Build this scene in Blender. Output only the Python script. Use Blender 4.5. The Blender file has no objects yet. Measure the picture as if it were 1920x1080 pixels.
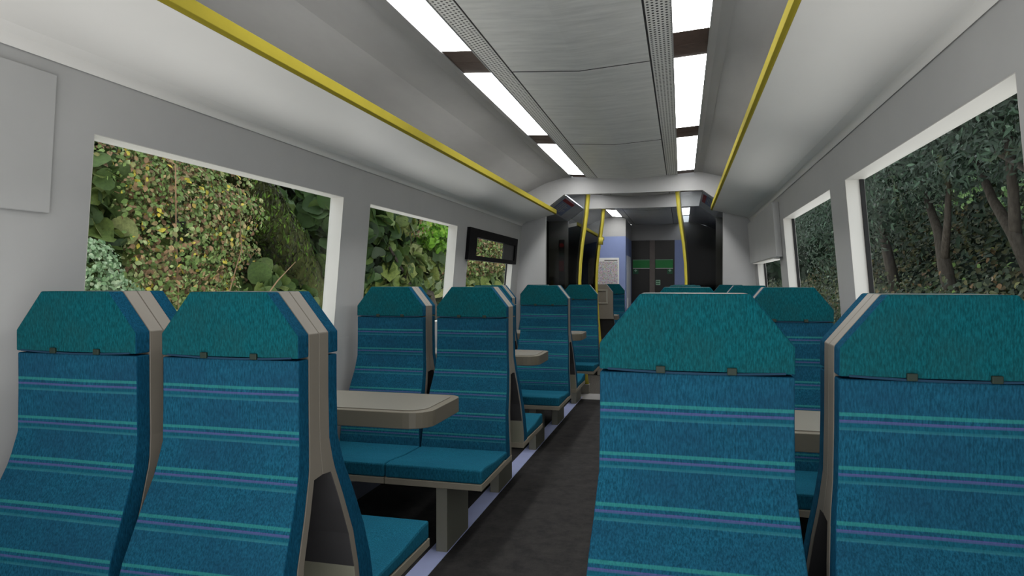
import bpy, bmesh, math, random
import numpy as np
from mathutils import Vector, Matrix
random.seed(7); RNG = np.random.default_rng(11)
scene = bpy.context.scene
COL = scene.collection

# ------------------------------------------------------------------ materials
def s2l(c):
    return tuple(((v/255)/12.92 if v/255 <= .04045 else ((v/255+.055)/1.055)**2.4) for v in c) + (1.0,)

class NT:
    def __init__(self, name, rough=.6, metal=0., spec=.3):
        self.m = bpy.data.materials.new(name); self.m.use_nodes = True
        self.t = self.m.node_tree; self.b = self.t.nodes['Principled BSDF']
        self.b.inputs['Roughness'].default_value = rough; self.b.inputs['Metallic'].default_value = metal
        self.b.inputs['Specular IOR Level'].default_value = spec
    def n(self, typ, **kw):
        nd = self.t.nodes.new(typ)
        for k, v in kw.items(): setattr(nd, k, v)
        return nd
    def l(self, a, b): self.t.links.new(a, b)
    def coord(self, scale=(1, 1, 1), kind='Object'):
        tc = self.n('ShaderNodeTexCoord'); mp = self.n('ShaderNodeMapping'); mp.inputs['Scale'].default_value = scale
        self.l(tc.outputs[kind], mp.inputs['Vector']); return mp.outputs['Vector']
    def noise(self, scale=10, detail=4, vec=None, rough=.6):
        nz = self.n('ShaderNodeTexNoise'); nz.inputs['Scale'].default_value = scale
        nz.inputs['Detail'].default_value = detail; nz.inputs['Roughness'].default_value = rough
        if vec is not None: self.l(vec, nz.inputs['Vector'])
        return nz.outputs['Fac']
    def math(self, op, a, b=None, c=None, clamp=False):
        nd = self.n('ShaderNodeMath', operation=op, use_clamp=clamp)
        for i, v in enumerate((a, b, c)):
            if v is None: continue
            if isinstance(v, (int, float)): nd.inputs[i].default_value = v
            else: self.l(v, nd.inputs[i])
        return nd.outputs[0]
    def ramp(self, fac, stops, interp='LINEAR'):
        r = self.n('ShaderNodeValToRGB'); r.color_ramp.interpolation = interp; e = r.color_ramp.elements
        while len(e) < len(stops): e.new(.5)
        for x, (p, c) in zip(e, stops): x.position = p; x.color = c if len(c) == 4 else tuple(c)+(1,)
        self.l(fac, r.inputs[0]); return r.outputs['Color']
    def mix(self, fac, a, b, mode='MIX'):
        m = self.n('ShaderNodeMix', data_type='RGBA', blend_type=mode)
        for i, v in ((0, fac), (6, a), (7, b)):
            if isinstance(v, (int, float)): m.inputs[i].default_value = v
            elif isinstance(v, tuple): m.inputs[i].default_value = v
            else: self.l(v, m.inputs[i])
        return m.outputs[2]
    def base(self, c):
        if isinstance(c, tuple): self.b.inputs['Base Color'].default_value = c
        else: self.l(c, self.b.inputs['Base Color'])
        return self
    def bump(self, h, strength=.2, dist=.002):
        bp = self.n('ShaderNodeBump'); bp.inputs['Strength'].default_value = strength; bp.inputs['Distance'].default_value = dist
        self.l(h, bp.inputs['Height']); self.l(bp.outputs['Normal'], self.b.inputs['Normal'])

def sc(c, k): return tuple(min(1., v*k) for v in c[:3])+(1.,)

def mottled(name, rgb, var=.08, scale=3., rough=.6, spec=.3, stretch=(1, 1, 1), metal=0.):
    k = NT(name, rough, metal, spec); c = s2l(rgb)
    f = k.noise(scale, 5, k.coord(stretch))
    k.base(k.ramp(f, [(.25, sc(c, 1-var)), (.75, sc(c, 1+var))]))
    return k.m

M = {}
M['wall'] = mottled('wall_laminate', (164, 164, 163), .05, 2.2, .55)
M['rack'] = mottled('rack_moulding', (214, 212, 208), .05, 1.5, .45, stretch=(1, .5, 1))
M['cove'] = mottled('ceiling_cove', (150, 150, 150), .08, 3, .6, stretch=(1, .4, 3))
M['bulk'] = mottled('bulkhead_laminate', (164, 164, 164), .06, 2.5, .55)
M['vest'] = mottled('vestibule_grey', (206, 210, 218), .06, 3, .6)
M['reveal'] = mottled('window_reveal', (192, 190, 184), .02, 3, .5)
M['yellow'] = mottled('yellow_paint', (138, 127, 44), .05, 8, .9, .03)
M['poleyellow'] = mottled('pole_yellow', (194, 180, 66), .06, 14, .35)
M['rubber'] = mottled('black_rubber', (20, 20, 20), .1, 20, .7)
M['blackframe'] = mottled('black_frame', (14, 13, 15), .1, 9, .7, .1)
M['blue'] = mottled('blue_panel', (128, 142, 186), .05, 3, .55)
M['lav'] = mottled('lavender_trim', (176, 184, 226), .06, 5, .5)
M['threshold'] = mottled('threshold_plate', (160, 158, 158), .08, 16, .5)
M['brown'] = mottled('brown_end_cap', (74, 56, 48), .25, 25, .6)
M['shell'] = mottled('seat_shell_plastic', (110, 104, 94), .05, 6, .5)
M['shellrecess'] = mottled('seat_shell_recess', (132, 128, 118), .05, 6, .5)
M['plate'] = mottled('seat_base_plastic', (126, 119, 105), .04, 6, .5)
M['leg'] = mottled('seat_leg_plastic', (120, 118, 106), .04, 6, .5)
M['charcoal'] = mottled('charcoal_plastic', (52, 51, 52), .15, 9, .55)
M['lowpanel'] = mottled('seat_rear_lower', (120, 119, 104), .07, 5, .55)
M['tabletop'] = mottled('table_top', (108, 104, 95), .03, 4, .4)
M['tablerim'] = mottled('table_rim', (98, 92, 80), .03, 4, .45)
M['clip'] = mottled('headrest_clip', (24, 38, 30), .1, 9, .6)
M['darkline'] = mottled('dark_seam', (8, 44, 66), .1, 9, .8)
M['doorblack'] = mottled('door_dark', (22, 21, 21), .25, 4, .35)
M['doordark'] = mottled('outer_door_dark', (40, 40, 36), .2, 3, .5)
M['doorpost'] = mottled('door_post', (104, 96, 92), .1, 6, .5)
M['green'] = mottled('green_sign', (26, 122, 58), .1, 12, .5)
M['palegreen'] = mottled('pale_green_sign', (150, 190, 168), .08, 30, .5)
M['darkgreen'] = mottled('dark_green_sign', (26, 86, 56), .1, 30, .5)
M['white'] = mottled('white_plastic', (220, 220, 218), .03, 9, .5)
M['red'] = mottled('red_plastic', (190, 60, 64), .08, 12, .5)
M['noticeblue'] = mottled('notice_blue', (140, 154, 196), .1, 25, .5)
M['duct'] = mottled('heater_duct', (120, 124, 138), .06, 4, .5)

k = NT('carpet', .95, 0, .05)
v = k.coord()
f = k.noise(9, 6, v, .75); f2 = k.noise(320, 2, v)
c1 = k.ramp(f, [(.3, s2l((44, 43, 44))), (.7, s2l((66, 64, 63)))])
k.base(k.mix(k.math('MULTIPLY', f2, .35), c1, s2l((28, 27, 27)))); k.bump(f2, .5, .004); M['carpet'] = k.m
k = NT('vestibule_floor', .9, 0, .1)
f = k.noise(90, 3, k.coord())
k.base(k.ramp(f, [(.4, s2l((48, 47, 46))), (.6, s2l((104, 100, 94)))])); M['vfloor'] = k.m

# brushed aluminium centre panel
k = NT('ceiling_brushed', .42, .15, .5)
v = k.coord((1.2, 7, 1)); f = k.noise(2.2, 6, v, .7); g = k.noise(5, 4, k.coord((1, 1, 1)))
c1 = k.ramp(f, [(.25, s2l((186, 187, 185))), (.75, s2l((232, 232, 229)))])
k.base(k.mix(k.math('MULTIPLY', g, .4), c1, s2l((190, 190, 188)))); M['ceil'] = k.m
# perforated strip: real round holes drawn as dark pits in staggered rows
k = NT('ceiling_perforated', .45, .15, .5)
tc = k.n('ShaderNodeTexCoord'); sp = k.n('ShaderNodeSeparateXYZ'); k.l(tc.outputs['Object'], sp.inputs[0])
ux = k.math('DIVIDE', sp.outputs[0], .022); uy = k.math('DIVIDE', sp.outputs[1], .032)
row = k.math('FLOOR', ux); par = k.math('MULTIPLY', k.math('MODULO', k.math('ADD', row, 100.), 2.), .5)
dx = k.math('MULTIPLY', k.math('SUBTRACT', k.math('SUBTRACT', ux, row), .5), 1.0)
fy = k.math('FRACT', k.math('ADD', k.math('ADD', uy, 200.), par)); dy = k.math('MULTIPLY', k.math('SUBTRACT', fy, .5), 1.25)
d = k.math('SQRT', k.math('ADD', k.math('MULTIPLY', dx, dx), k.math('MULTIPLY', dy, dy)))
hole = k.math('LESS_THAN', d, .31)
k.base(k.mix(hole, s2l((206, 206, 203)), s2l((40, 40, 40)))); M['perf'] = k.m

k = NT('light_diffuser', .4); k.base((.9, .9, .9, 1))
k.b.inputs['Emission Color'].default_value = (1, .995, .97, 1); k.b.inputs['Emission Strength'].default_value = 12.0
M['light'] = k.m

# moquette: three-line stripe groups at constant spacing down the backrest
def moquette(name, base, dark, stripes=True, zoff=0.):
    k = NT(name, .95, 0, .03)
    tc = k.n('ShaderNodeTexCoord'); sp = k.n('ShaderNodeSeparateXYZ'); k.l(tc.outputs['Object'], sp.inputs[0])
    mp = k.n('ShaderNodeMapping'); mp.inputs['Scale'].default_value = (1, 1, .22); k.l(tc.outputs['Object'], mp.inputs['Vector'])
    fine = k.noise(260, 3, mp.outputs[0], .7); mid = k.noise(16, 4, mp.outputs[0], .6); big = k.noise(5, 3, tc.outputs['Object'])
    c = k.ramp(fine, [(.36, sc(s2l(base), .5)), (.66, sc(s2l(base), 1.5))])
    c = k.mix(k.math('MULTIPLY', k.math('SUBTRACT', big, .35, clamp=True), 1.6, clamp=True), c, s2l(dark))
    c = k.mix(k.math('MULTIPLY', mid, .25), c, sc(s2l(base), 1.25))
    if stripes:
        wob = k.math('MULTIPLY', k.math('SUBTRACT', k.noise(3, 1, tc.outputs['Object']), .5), .006)
        z = k.math('ADD', sp.outputs[2], wob)
        t = k.math('SUBTRACT', k.math('FLOORED_MODULO', k.math('SUBTRACT', 1.116+.0605, z), .121), .0605)   # >0 is lower
        seg = k.noise(14, 0, k.coord((1, 1, .001)))
        def band(off, hw, soft):
            a = k.math('ABSOLUTE', k.math('SUBTRACT', t, off))
            return k.math('SUBTRACT', 1., k.math('DIVIDE', k.math('SUBTRACT', a, hw), soft), clamp=True)
        top_ok = k.math('LESS_THAN', sp.outputs[2], 1.165)
        thr = k.math('ADD', .30, k.math('MULTIPLY', fine, 1.1))
        for off, hw, colr, amt in ((-.0170, .0032, (44, 116, 112), .80), (-.001, .0022, (80, 72, 124), .85),
                                   (.0155, .0024, (50, 110, 118), .60), (.007, .008, (16, 78, 88), .40)):
            fac = k.math('MULTIPLY', k.math('MULTIPLY', band(off, hw, .002), top_ok), k.math('MULTIPLY', thr, amt), clamp=True)
            if off == .0155: fac = k.math('MULTIPLY', fac, k.math('ADD', .5, seg), clamp=True)
            c = k.mix(fac, c, s2l(colr))
    k.base(c); k.bump(fine, .25, .001)
    return k.m
M['face'] = moquette('moquette_striped', (22, 72, 92), (24, 50, 72))
M['side'] = moquette('moquette_side', (16, 66, 90), (14, 56, 80), False)
M['cushion'] = moquette('moquette_cushion', (26, 86, 106), (24, 74, 96), False)
M['head'] = moquette('headrest_fabric', (10, 72, 80), (28, 60, 60), False)

# glass
k = NT('window_glass'); t = k.t
tr = k.n('ShaderNodeBsdfTransparent'); tr.inputs[0].default_value = (.97, .98, .98, 1)
gl = k.n('ShaderNodeBsdfGlossy'); gl.inputs['Roughness'].default_value = .02; gl.inputs[0].default_value = (.8, .8, .8, 1)
mx = k.n('ShaderNodeMixShader'); mx.inputs[0].default_value = .015
k.l(tr.outputs[0], mx.inputs[1]); k.l(gl.outputs[0], mx.inputs[2]); k.l(mx.outputs[0], t.nodes['Material Output'].inputs[0]); M['glass'] = k.m
# tinted draught screen, tint deeper towards the bottom of the pane
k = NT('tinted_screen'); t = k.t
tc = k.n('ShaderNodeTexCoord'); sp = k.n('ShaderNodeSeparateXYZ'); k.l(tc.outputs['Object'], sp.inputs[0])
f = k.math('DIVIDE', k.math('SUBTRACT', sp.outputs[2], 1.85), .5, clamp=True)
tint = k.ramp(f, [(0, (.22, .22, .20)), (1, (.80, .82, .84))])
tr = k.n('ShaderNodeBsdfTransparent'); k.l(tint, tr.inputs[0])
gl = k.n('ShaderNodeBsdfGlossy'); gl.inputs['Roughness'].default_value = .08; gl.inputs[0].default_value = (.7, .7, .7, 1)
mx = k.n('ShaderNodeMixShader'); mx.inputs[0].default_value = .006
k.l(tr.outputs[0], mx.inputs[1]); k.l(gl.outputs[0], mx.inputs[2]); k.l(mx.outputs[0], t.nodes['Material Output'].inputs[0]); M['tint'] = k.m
# poster speckle
k = NT('map_print', .5)
vo = k.n('ShaderNodeTexVoronoi'); vo.inputs['Scale'].default_value = 70; k.l(k.coord(), vo.inputs['Vector'])
nz = k.noise(60, 4, k.coord(), .8)
c = k.mix(.22, k.ramp(nz, [(.38, s2l((110, 92, 100))), (.5, s2l((178, 172, 176))), (.62, s2l((206, 204, 206)))]), vo.outputs['Color'])
k.base(c); M['map'] = k.m

# leaves: per-leaf tone picks the colour
def leafmat(name, stops, rough=.6):
    k = NT(name, rough, 0, .25)
    at = k.n('ShaderNodeAttribute', attribute_name='tone')
    c = k.ramp(at.outputs['Fac'], [(p, s2l(c)) for p, c in stops])
    nz = k.noise(34, 5, k.coord(), .75); k.base(k.mix(k.math('MULTIPLY', k.math('SUBTRACT', nz, .3, clamp=True), 1.5, clamp=True), c, (.01, .02, .006, 1)))
    return k.m
M['bigleaf'] = leafmat('big_leaf', [(0, (46, 66, 30)), (.4, (84, 106, 50)), (.75, (120, 134, 66)), (1, (150, 156, 96))])
M['ivy'] = leafmat('ivy_leaf', [(0, (30, 50, 24)), (.5, (62, 90, 36)), (.8, (104, 122, 56)), (1, (136, 146, 84))])
M['bramble'] = leafmat('bramble_leaf', [(0, (130, 98, 70)), (.2, (186, 150, 112)), (.34, (110, 140, 70)), (.6, (150, 176, 100)), (.78, (190, 202, 140)), (.9, (214, 176, 126)), (.97, (236, 214, 80)), (1, (238, 220, 90))])
M['pale'] = leafmat('pale_leaf', [(0, (96, 132, 84)), (.5, (150, 182, 134)), (1, (204, 220, 184))])
M['lime'] = leafmat('lime_leaf', [(0, (86, 140, 34)), (.6, (132, 188, 50)), (1, (170, 214, 84))])
M['moss'] = leafmat('moss_tuft', [(0, (44, 40, 26)), (.4, (70, 76, 34)), (.8, (92, 130, 36)), (1, (120, 156, 44))])
M['woodleaf'] = leafmat('woodland_leaf', [(0, (24, 38, 28)), (.5, (42, 60, 46)), (.85, (60, 84, 64)), (1, (96, 122, 100))])
M['under'] = leafmat('undergrowth_leaf', [(0, (30, 38, 22)), (.45, (52, 66, 36)), (.75, (86, 80, 48)), (.9, (118, 84, 54)), (1, (110, 140, 70))])
M['painted_sun'] = leafmat('painted_sunlight_leaf', [(0, (70, 112, 60)), (1, (160, 200, 130))])  # sunlight painted into these leaves as lighter greens
M['earth'] = mottled('dark_earth', (34, 34, 22), .5, 4, .95, .05)
M['earthR'] = mottled('wood_earth', (26, 32, 24), .5, 3, .95, .05)
M['ballast'] = mottled('ballast', (84, 80, 74), .4, 30, .95, .05)
M['bark'] = mottled('bark', (66, 62, 56), .45, 9, .95, .05, stretch=(3, 3, .5))
M['mossbark'] = mottled('mossy_bark', (72, 76, 44), .5, 9, .95, .05, stretch=(2, 2, .5))
M['twig'] = mottled('twig', (150, 122, 96), .2, 9, .9, .05)

# ------------------------------------------------------------------ helpers
def link(o, parent=None):
    COL.objects.link(o)
    if parent is not None: o.parent = parent
    return o
def mesh(name, verts, faces, mat, parent=None, bevel=0., smooth=False, mats=None, fmat=None, seg=2):
    me = bpy.data.meshes.new(name); me.from_pydata([tuple(v) for v in verts], [], [tuple(f) for f in faces])
    for m in (mats or [mat]): me.materials.append(m)
    if fmat: me.polygons.foreach_set('material_index', fmat)
    bm = bmesh.new(); bm.from_mesh(me); bmesh.ops.recalc_face_normals(bm, faces=bm.faces); bm.to_mesh(me); bm.free()
    me.update()
    if smooth: me.polygons.foreach_set('use_smooth', [True]*len(me.polygons))
    o = bpy.data.objects.new(name, me); link(o, parent)
    if bevel:
        b = o.modifiers.new('bevel', 'BEVEL'); b.width = bevel; b.segments = seg; b.limit_method = 'ANGLE'; b.angle_limit = math.radians(35)
    return o
class G:
    def __init__(s): s.v = []; s.f = []; s.mi = []
    def add(s, v, f, mi=0):
        n = len(s.v); s.v += [tuple(p) for p in v]; s.f += [tuple(i+n for i in q) for q in f]; s.mi += [mi]*len(f); return s
    def box(s, x0, x1, y0, y1, z0, z1, mi=0):
        v = [(x, y, z) for z in (z0, z1) for y in (y0, y1) for x in (x0, x1)]
        return s.add(v, [(0, 2, 3, 1), (4, 5, 7, 6), (0, 1, 5, 4), (2, 6, 7, 3), (0, 4, 6, 2), (1, 3, 7, 5)], mi)
    def prism(s, poly, a0, a1, axis='y', mi=0):
        """closed polygon swept along an axis; poly in the other two axes"""
        def P(p, a): return {'y': (p[0], a, p[1]), 'x': (a, p[0], p[1]), 'z': (p[0], p[1], a)}[axis]
        n = len(poly); v = [P(p, a0) for p in poly]+[P(p, a1) for p in poly]
        f = [tuple(range(n))[::-1], tuple(range(n, 2*n))]+[(i, (i+1) % n, (i+1) % n+n, i+n) for i in range(n)]
        return s.add(v, f, mi)
    def tube(s, pts, rad, n=10, mi=0):
        pts = [Vector(p) for p in pts]; R = rad if isinstance(rad, (list, tuple)) else [rad]*len(pts); rings = []
        for i, p in enumerate(pts):
            t = (pts[min(i+1, len(pts)-1)]-pts[max(i-1, 0)]).normalized()
            a = t.cross(Vector((0, 1, 0)) if abs(t.y) < .9 else Vector((1, 0, 0))).normalized(); b = t.cross(a)
            rings.append([p+R[i]*(math.cos(2*math.pi*j/n)*a+math.sin(2*math.pi*j/n)*b) for j in range(n)])
        v = [q for r in rings for q in r]
        f = [(i*n+j, i*n+(j+1) % n, (i+1)*n+(j+1) % n, (i+1)*n+j) for i in range(len(pts)-1) for j in range(n)]
        f += [tuple(range(n))[::-1], tuple(range((len(pts)-1)*n, len(pts)*n))]
        return s.add(v, f, mi)
    def loft(s, sections, mi=0):
        """sections: list of equal-length rings"""
        n = len(sections[0]); v = [p for r in sections for p in r]
        f = [(i*n+j, i*n+(j+1) % n, (i+1)*n+(j+1) % n, (i+1)*n+j) for i in range(len(sections)-1) for j in range(n)]
        f += [tuple(range(n))[::-1], tuple(range((len(sections)-1)*n, len(sections)*n))]
        return s.add(v, f, mi)
    def obj(s, name, mat, parent=None, **kw):
        if isinstance(mat, (list, tuple)): return mesh(name, s.v, s.f, None, parent, mats=list(mat), fmat=s.mi, **kw)
        return mesh(name, s.v, s.f, mat, parent, **kw)
def tag(o, label=None, cat=None, group=None, kind=None):
    if label: o['label'] = label
    if cat: o['category'] = cat
    if group: o['group'] = group
    if kind: o['kind'] = kind
    return o
def struct(o, label=None): return tag(o, label, None, None, 'structure')
def empty(name, loc, rz=0):
    o = bpy.data.objects.new(name, None); o.empty_display_size = .1; o.location = loc; o.rotation_euler = (0, 0, rz); return link(o)
def copy_tree(o, parent=None):
    c = o.copy(); COL.objects.link(c)
    if parent is not None: c.parent = parent
    for ch in list(o.children): copy_tree(ch, c)
    return c
CH = {}

# ------------------------------------------------------------------ dimensions (metres, carriage axis x = 0, floor z = 0)
ZW0, ZW1 = 1.08, 1.967                       # window opening
ROWS = [1.762, 4.038, 6.268, 8.52]           # mid planes of the back-to-back seats
AX, WX = .643, 1.186                         # seat centre offsets from the axis
WINS = [(1.965, 3.80), (4.165, 5.99), (6.37, 8.20)]
def wx(z):                                   # half width of the inner wall at height z
    if z >= 1.967: return 1.434-(z-1.967)*.061
    if z >= 1.08: return 1.434+(1.967-z)*.087
    return 1.511
Y0, YP1, YP2, YB, YE = -.35, 8.53, 10.28, 14.0, 15.6

# ------------------------------------------------------------------ shell of the carriage
def wall(side, name, wins, y0, y1):
    g = G(); s = side; T = .085
    def quad(ya, yb, za, zb, dx=0.):
        g.add([(s*(wx(za)+dx), ya, za), (s*(wx(za)+dx), yb, za), (s*(wx(zb)+dx), yb, zb), (s*(wx(zb)+dx), ya, zb)], [(0, 1, 2, 3)])
    ys = sorted({y0, y1, *[w for ww in wins for w in ww]})
    for a, b in zip(ys, ys[1:]):
        isw = any(a >= w0-1e-6 and b <= w1+1e-6 for w0, w1 in wins)
        for dx in (0, T):
            quad(a, b, 0, ZW0, dx)
            if not isw: quad(a, b, ZW0, ZW1, dx)
            quad(a, b, ZW1, 2.24, dx)
    # close edges top, bottom, ends
    for z in (0., 2.24):
        g.add([(s*wx(z), y0, z), (s*wx(z), y1, z), (s*(wx(z)+T), y1, z), (s*(wx(z)+T), y0, z)], [(0, 1, 2, 3)])
    for y in (y0, y1):
        g.add([(s*(wx(z)+d), y, z) for z, d in ((0, 0), (ZW0, 0), (ZW1, 0), (2.24, 0), (2.24, T), (ZW1, T), (ZW0, T), (0, T))], [tuple(range(8))])
    return struct(g.obj(name, M['wall']))
wall(-1, 'wall_left', WINS, Y0, YE); wall(1, 'wall_right', WINS, Y0, YE)

wn = 0
for s in (-1, 1):
    for (a, b) in WINS:
        wn += 1; g = G(); T = .087
        f = .003
        def P(y, z, dx): return (s*(wx(z)+dx), y, z)
        # reveal lining: four boards just inside the opening
        for (ya, yb, za, zb) in ((a, a+f, ZW0, ZW1), (b-f, b, ZW0, ZW1), (a, b, ZW0, ZW0+f), (a, b, ZW1-f, ZW1)):
            v = [P(y, z, dx) for dx in (.0005, T+.004) for (y, z) in ((ya, za), (yb, za), (yb, zb), (ya, zb))]
            g.add(v, [(0, 1, 2, 3), (7, 6, 5, 4), (0, 4, 5, 1), (1, 5, 6, 2), (2, 6, 7, 3), (3, 7, 4, 0)])
        w = struct(g.obj('window_%d' % wn, M['reveal']))
        g = G()
        r = .014
        for (ya, yb, za, zb) in ((a+f, a+f+.004, ZW0+f, ZW1-f), (b-f-(r if s > 0 else .004), b-f, ZW0+f, ZW1-f), (a+f, b-f, ZW0+f, ZW0+f+r)):
            if s < 0 and a < 6: continue
            v = [P(y, z, dx) for dx in (T-.02, T) for (y, z) in ((ya, za), (yb, za), (yb, zb), (ya, zb))]
            g.add(v, [(0, 1, 2, 3), (7, 6, 5, 4), (0, 4, 5, 1), (1, 5, 6, 2), (2, 6, 7, 3), (3, 7, 4, 0)])
        if g.v: g.obj('gasket', M['rubber'], w)
        g = G(); dz = T-.008
        v = [P(y, z, dx) for dx in (dz-.003, dz+.003) for (y, z) in ((a+f, ZW0+f), (b-f, ZW0+f), (b-f, ZW1-f), (a+f, ZW1-f))]
        g.add(v, [(0, 1, 2, 3), (7, 6, 5, 4), (0, 4, 5, 1), (1, 5, 6, 2), (2, 6, 7, 3), (3, 7, 4, 0)])
        g.obj('window_pane', M['glass'], w)

# floor: dark carpet, lavender edging each side of the aisle, vestibule floor
struct(G().box(-1.6, 1.6, .9, 8.17, -.06, 0).box(-1.6, 1.6, 10.3, YE, -.06, 0).obj('floor', M['carpet']))
struct(G().box(-1.6, 1.6, 8.60, 10.3, -.06, 0).obj('floor_vestibule', M['vfloor']))
struct(G().box(-1.6, 1.6, 8.17, 8.60, -.06, .0).obj('trim_1', M['threshold']))
for i, s in enumerate((-1, 1)):
    x0, x1 = sorted((s*.585, s*.69))
    struct(G().box(x0, x1, .9, 8.30, 0, .003).obj('trim_%d' % (2+i), M['lav'], bevel=0))
    g = G(); g.prism([(s*1.525, 0), (s*1.456, 0), (s*1.456, .13), (s*1.48, .17), (s*1.525, .17)], .9, 8.5)
    struct(g.obj('baseboard_%s' % ('left' if s < 0 else 'right'), M['duct']))

# ceiling: centre panel, perforated strips, coves
def strip(pts, y0, y1, t=.02):
    """open profile in x,z given thickness upward, swept along y"""
    g = G(); lo = list(pts); up = [(x, z+t) for x, z in reversed(pts)]
    g.prism(lo+up, y0, y1); return g
def czt(x):
    x = abs(x); return 2.735+.055*(x/.86)**1.0
cp = [(x, czt(x)) for x in np.linspace(-.425, .425, 9)]
struct(strip(cp, Y0, YE).obj('ceiling', M['ceil']))
g = G()
for y in (1.83, 4.10, 6.37, 9.3, 12.3): g.prism([(-.425, czt(.425)-.003), (0, czt(0)-.003), (.425, czt(.425)-.003), (.425, czt(.425)+.01), (0, czt(0)+.01), (-.425, czt(.425)+.01)], y, y+.006)
struct(g.obj('trim_4', M['charcoal']))
for i, s in enumerate((-1, 1)):
    pr = sorted([(s*.437, czt(.437)), (s*.560, czt(.56))])
    struct(strip(pr, Y0, YE).obj('trim_%d' % (5+i), M['perf']))
    a, b = sorted((s*.425, s*.437))
    struct(G().box(a, b, Y0, YE, czt(.43)+.006, czt(.43)+.03).obj('trim_%d' % (7+i), M['charcoal']))
    pr = [(s*.757, czt(.757)), (s*.80, czt(.80)+.004), (s*.86, 2.785), (s*1.10, 2.72), (s*1.36, 2.60), (s*1.45, 2.40), (s*1.46, 2.2)]
    lo = pr; up = [(x+s*.02, z+.02) for x, z in reversed(pr)]
    g = G(); g.prism(lo+up, Y0, YE); struct(g.obj('ceiling_%s_cove' % ('left' if s < 0 else 'right'), M['cove']))

# partitions with the trapezoid opening
def partition(name, y, t=.05, lower=1.10):
    g = G()
    for s in (-1, 1):
        g.prism([(s*lower, 0), (s*lower, 2.38), (s*1.067, 2.423), (s*1.067, 2.60), (s*1.50, 2.30), (s*1.51, 0)][::1] if False else
                [(s*lower, 0), (s*lower, 2.385), (s*1.45, 2.385), (s*1.511, 1.2), (s*1.511, 0)], y, y+t)
        g.prism([(s*lower, 2.385), (s*.858, 2.567), (s*.858, 2.80), (s*1.10, 2.73), (s*1.36, 2.61), (s*1.45, 2.42), (s*1.45, 2.385)], y, y+t)
    n = 8; xs = np.linspace(-.858, .858, n+1)
    low = [(x, 2.560+.007*(abs(x)/.858)) for x in xs]; up = [(x, czt(x)+.004) for x in xs[::-1]]
    g.prism(low+up, y, y+t)
    return struct(g.obj(name, M['bulk']))
partition('wall_partition_near', YP1); partition('wall_partition_far', YP2)
# vestibule linings: sloped soffit and outer doors either side
dn = 0
for s, nm in ((-1, 'left'), (1, 'right')):
    g = G(); g.prism([(s*.858, 2.567), (s*1.10, 2.385), (s*1.45, 2.385), (s*1.45, 2.41), (s*1.11, 2.41), (s*.865, 2.59)], YP1+.05, YP2)
    struct(g.obj('ceiling_vestibule_%s' % nm, M['vest']))
    dn += 1
    a, b = sorted((s*1.40, s*1.46))
    d = struct(G().box(a, b, YP1+.06, YP2-.01, 0.0, 2.38).obj('door_%d' % dn, M['doordark']))
    a, b = sorted((s*1.385, s*1.40))
    for y in (8.85, 9.5): G().box(a, b, y, y+.45, 1.15, 2.1).obj('door_window', M['doorblack'], d, bevel=.01)
    a, b = sorted((s*1.37, s*1.40)); G().box(a, b, 9.37, 9.43, .1, 2.3).obj('door_edge', M['rubber'], d)

# glazed draught screens with bowed yellow poles
def pole(name, s, y, label, foot=True, joint=False):
    r = empty(name, (s*.595, y, 0)); tag(r, label, 'grab pole', 'yellow grab poles by the draught screens')
    prof = [(.574, .09), (.595, .25), (.628, .62), (.655, .95), (.672, 1.25), (.679, 1.45), (.668, 1.68), (.645, 1.915), (.612, 2.13), (.583, 2.33), (.562, 2.57)]
    g = G(); g.tube([(s*(x-.595), 0, z) for x, z in prof], .030, 14); g.obj('pole_tube', M['poleyellow'], r, smooth=True)
    if foot: G().box(-.055, .055, -.055, .055, 0, .12).obj('pole_foot', M['shellrecess'], r, bevel=.008)
    if joint:
        g = G(); g.tube([(s*.017, 0, 2.02), (s*.010, 0, 2.13)], .043, 14); g.obj('pole_joint', M['poleyellow'], r, smooth=True)
        G().box(-.07 if s < 0 else .0, .0 if s < 0 else .07, -.02, .02, 2.0, 2.05).obj('bracket', M['white'], r)
    return r
def screen(s, y, label):
    prof = [(.60, .25), (.633, .62), (.66, .95), (.677, 1.25), (.684, 1.45), (.673, 1.68), (.650, 1.915), (.617, 2.13), (.588, 2.33), (.57, 2.562), (.858, 2.562), (1.099, 2.383), (1.099, .25)]
    r = empty('draught_screen', (0, y, 0)); tag(r, label, 'glass screen', 'tinted draught screens')
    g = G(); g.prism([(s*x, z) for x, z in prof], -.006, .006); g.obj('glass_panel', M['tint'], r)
    g = G(); g.box(*sorted((s*1.095, s*.61)), -.012, .012, .10, .25); g.obj('bottom_rail', M['charcoal'], r)
    g = G(); g.tube([(s*(x+.022), 0, z) for x, z in prof[:10]], .006, 6); g.obj('edge_seal', M['shell'], r)
    return r
pole('grab_pole', -1, 8.63, 'bowed yellow grab pole behind the fourth-row left aisle seat, nearer of the two left poles')
pole('grab_pole', 1, 8.63, 'bowed yellow grab pole standing on the right side of the vestibule opening')
pole('grab_pole', -1, YP2+.10, 'further bowed yellow grab pole with a white joint, beside the route map', joint=True)
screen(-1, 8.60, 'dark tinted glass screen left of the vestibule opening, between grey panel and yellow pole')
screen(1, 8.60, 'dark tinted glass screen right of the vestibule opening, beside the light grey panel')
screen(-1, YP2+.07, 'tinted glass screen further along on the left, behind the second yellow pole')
screen(1, YP2+.07, 'tinted glass screen at the far right side of the vestibule')

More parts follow.
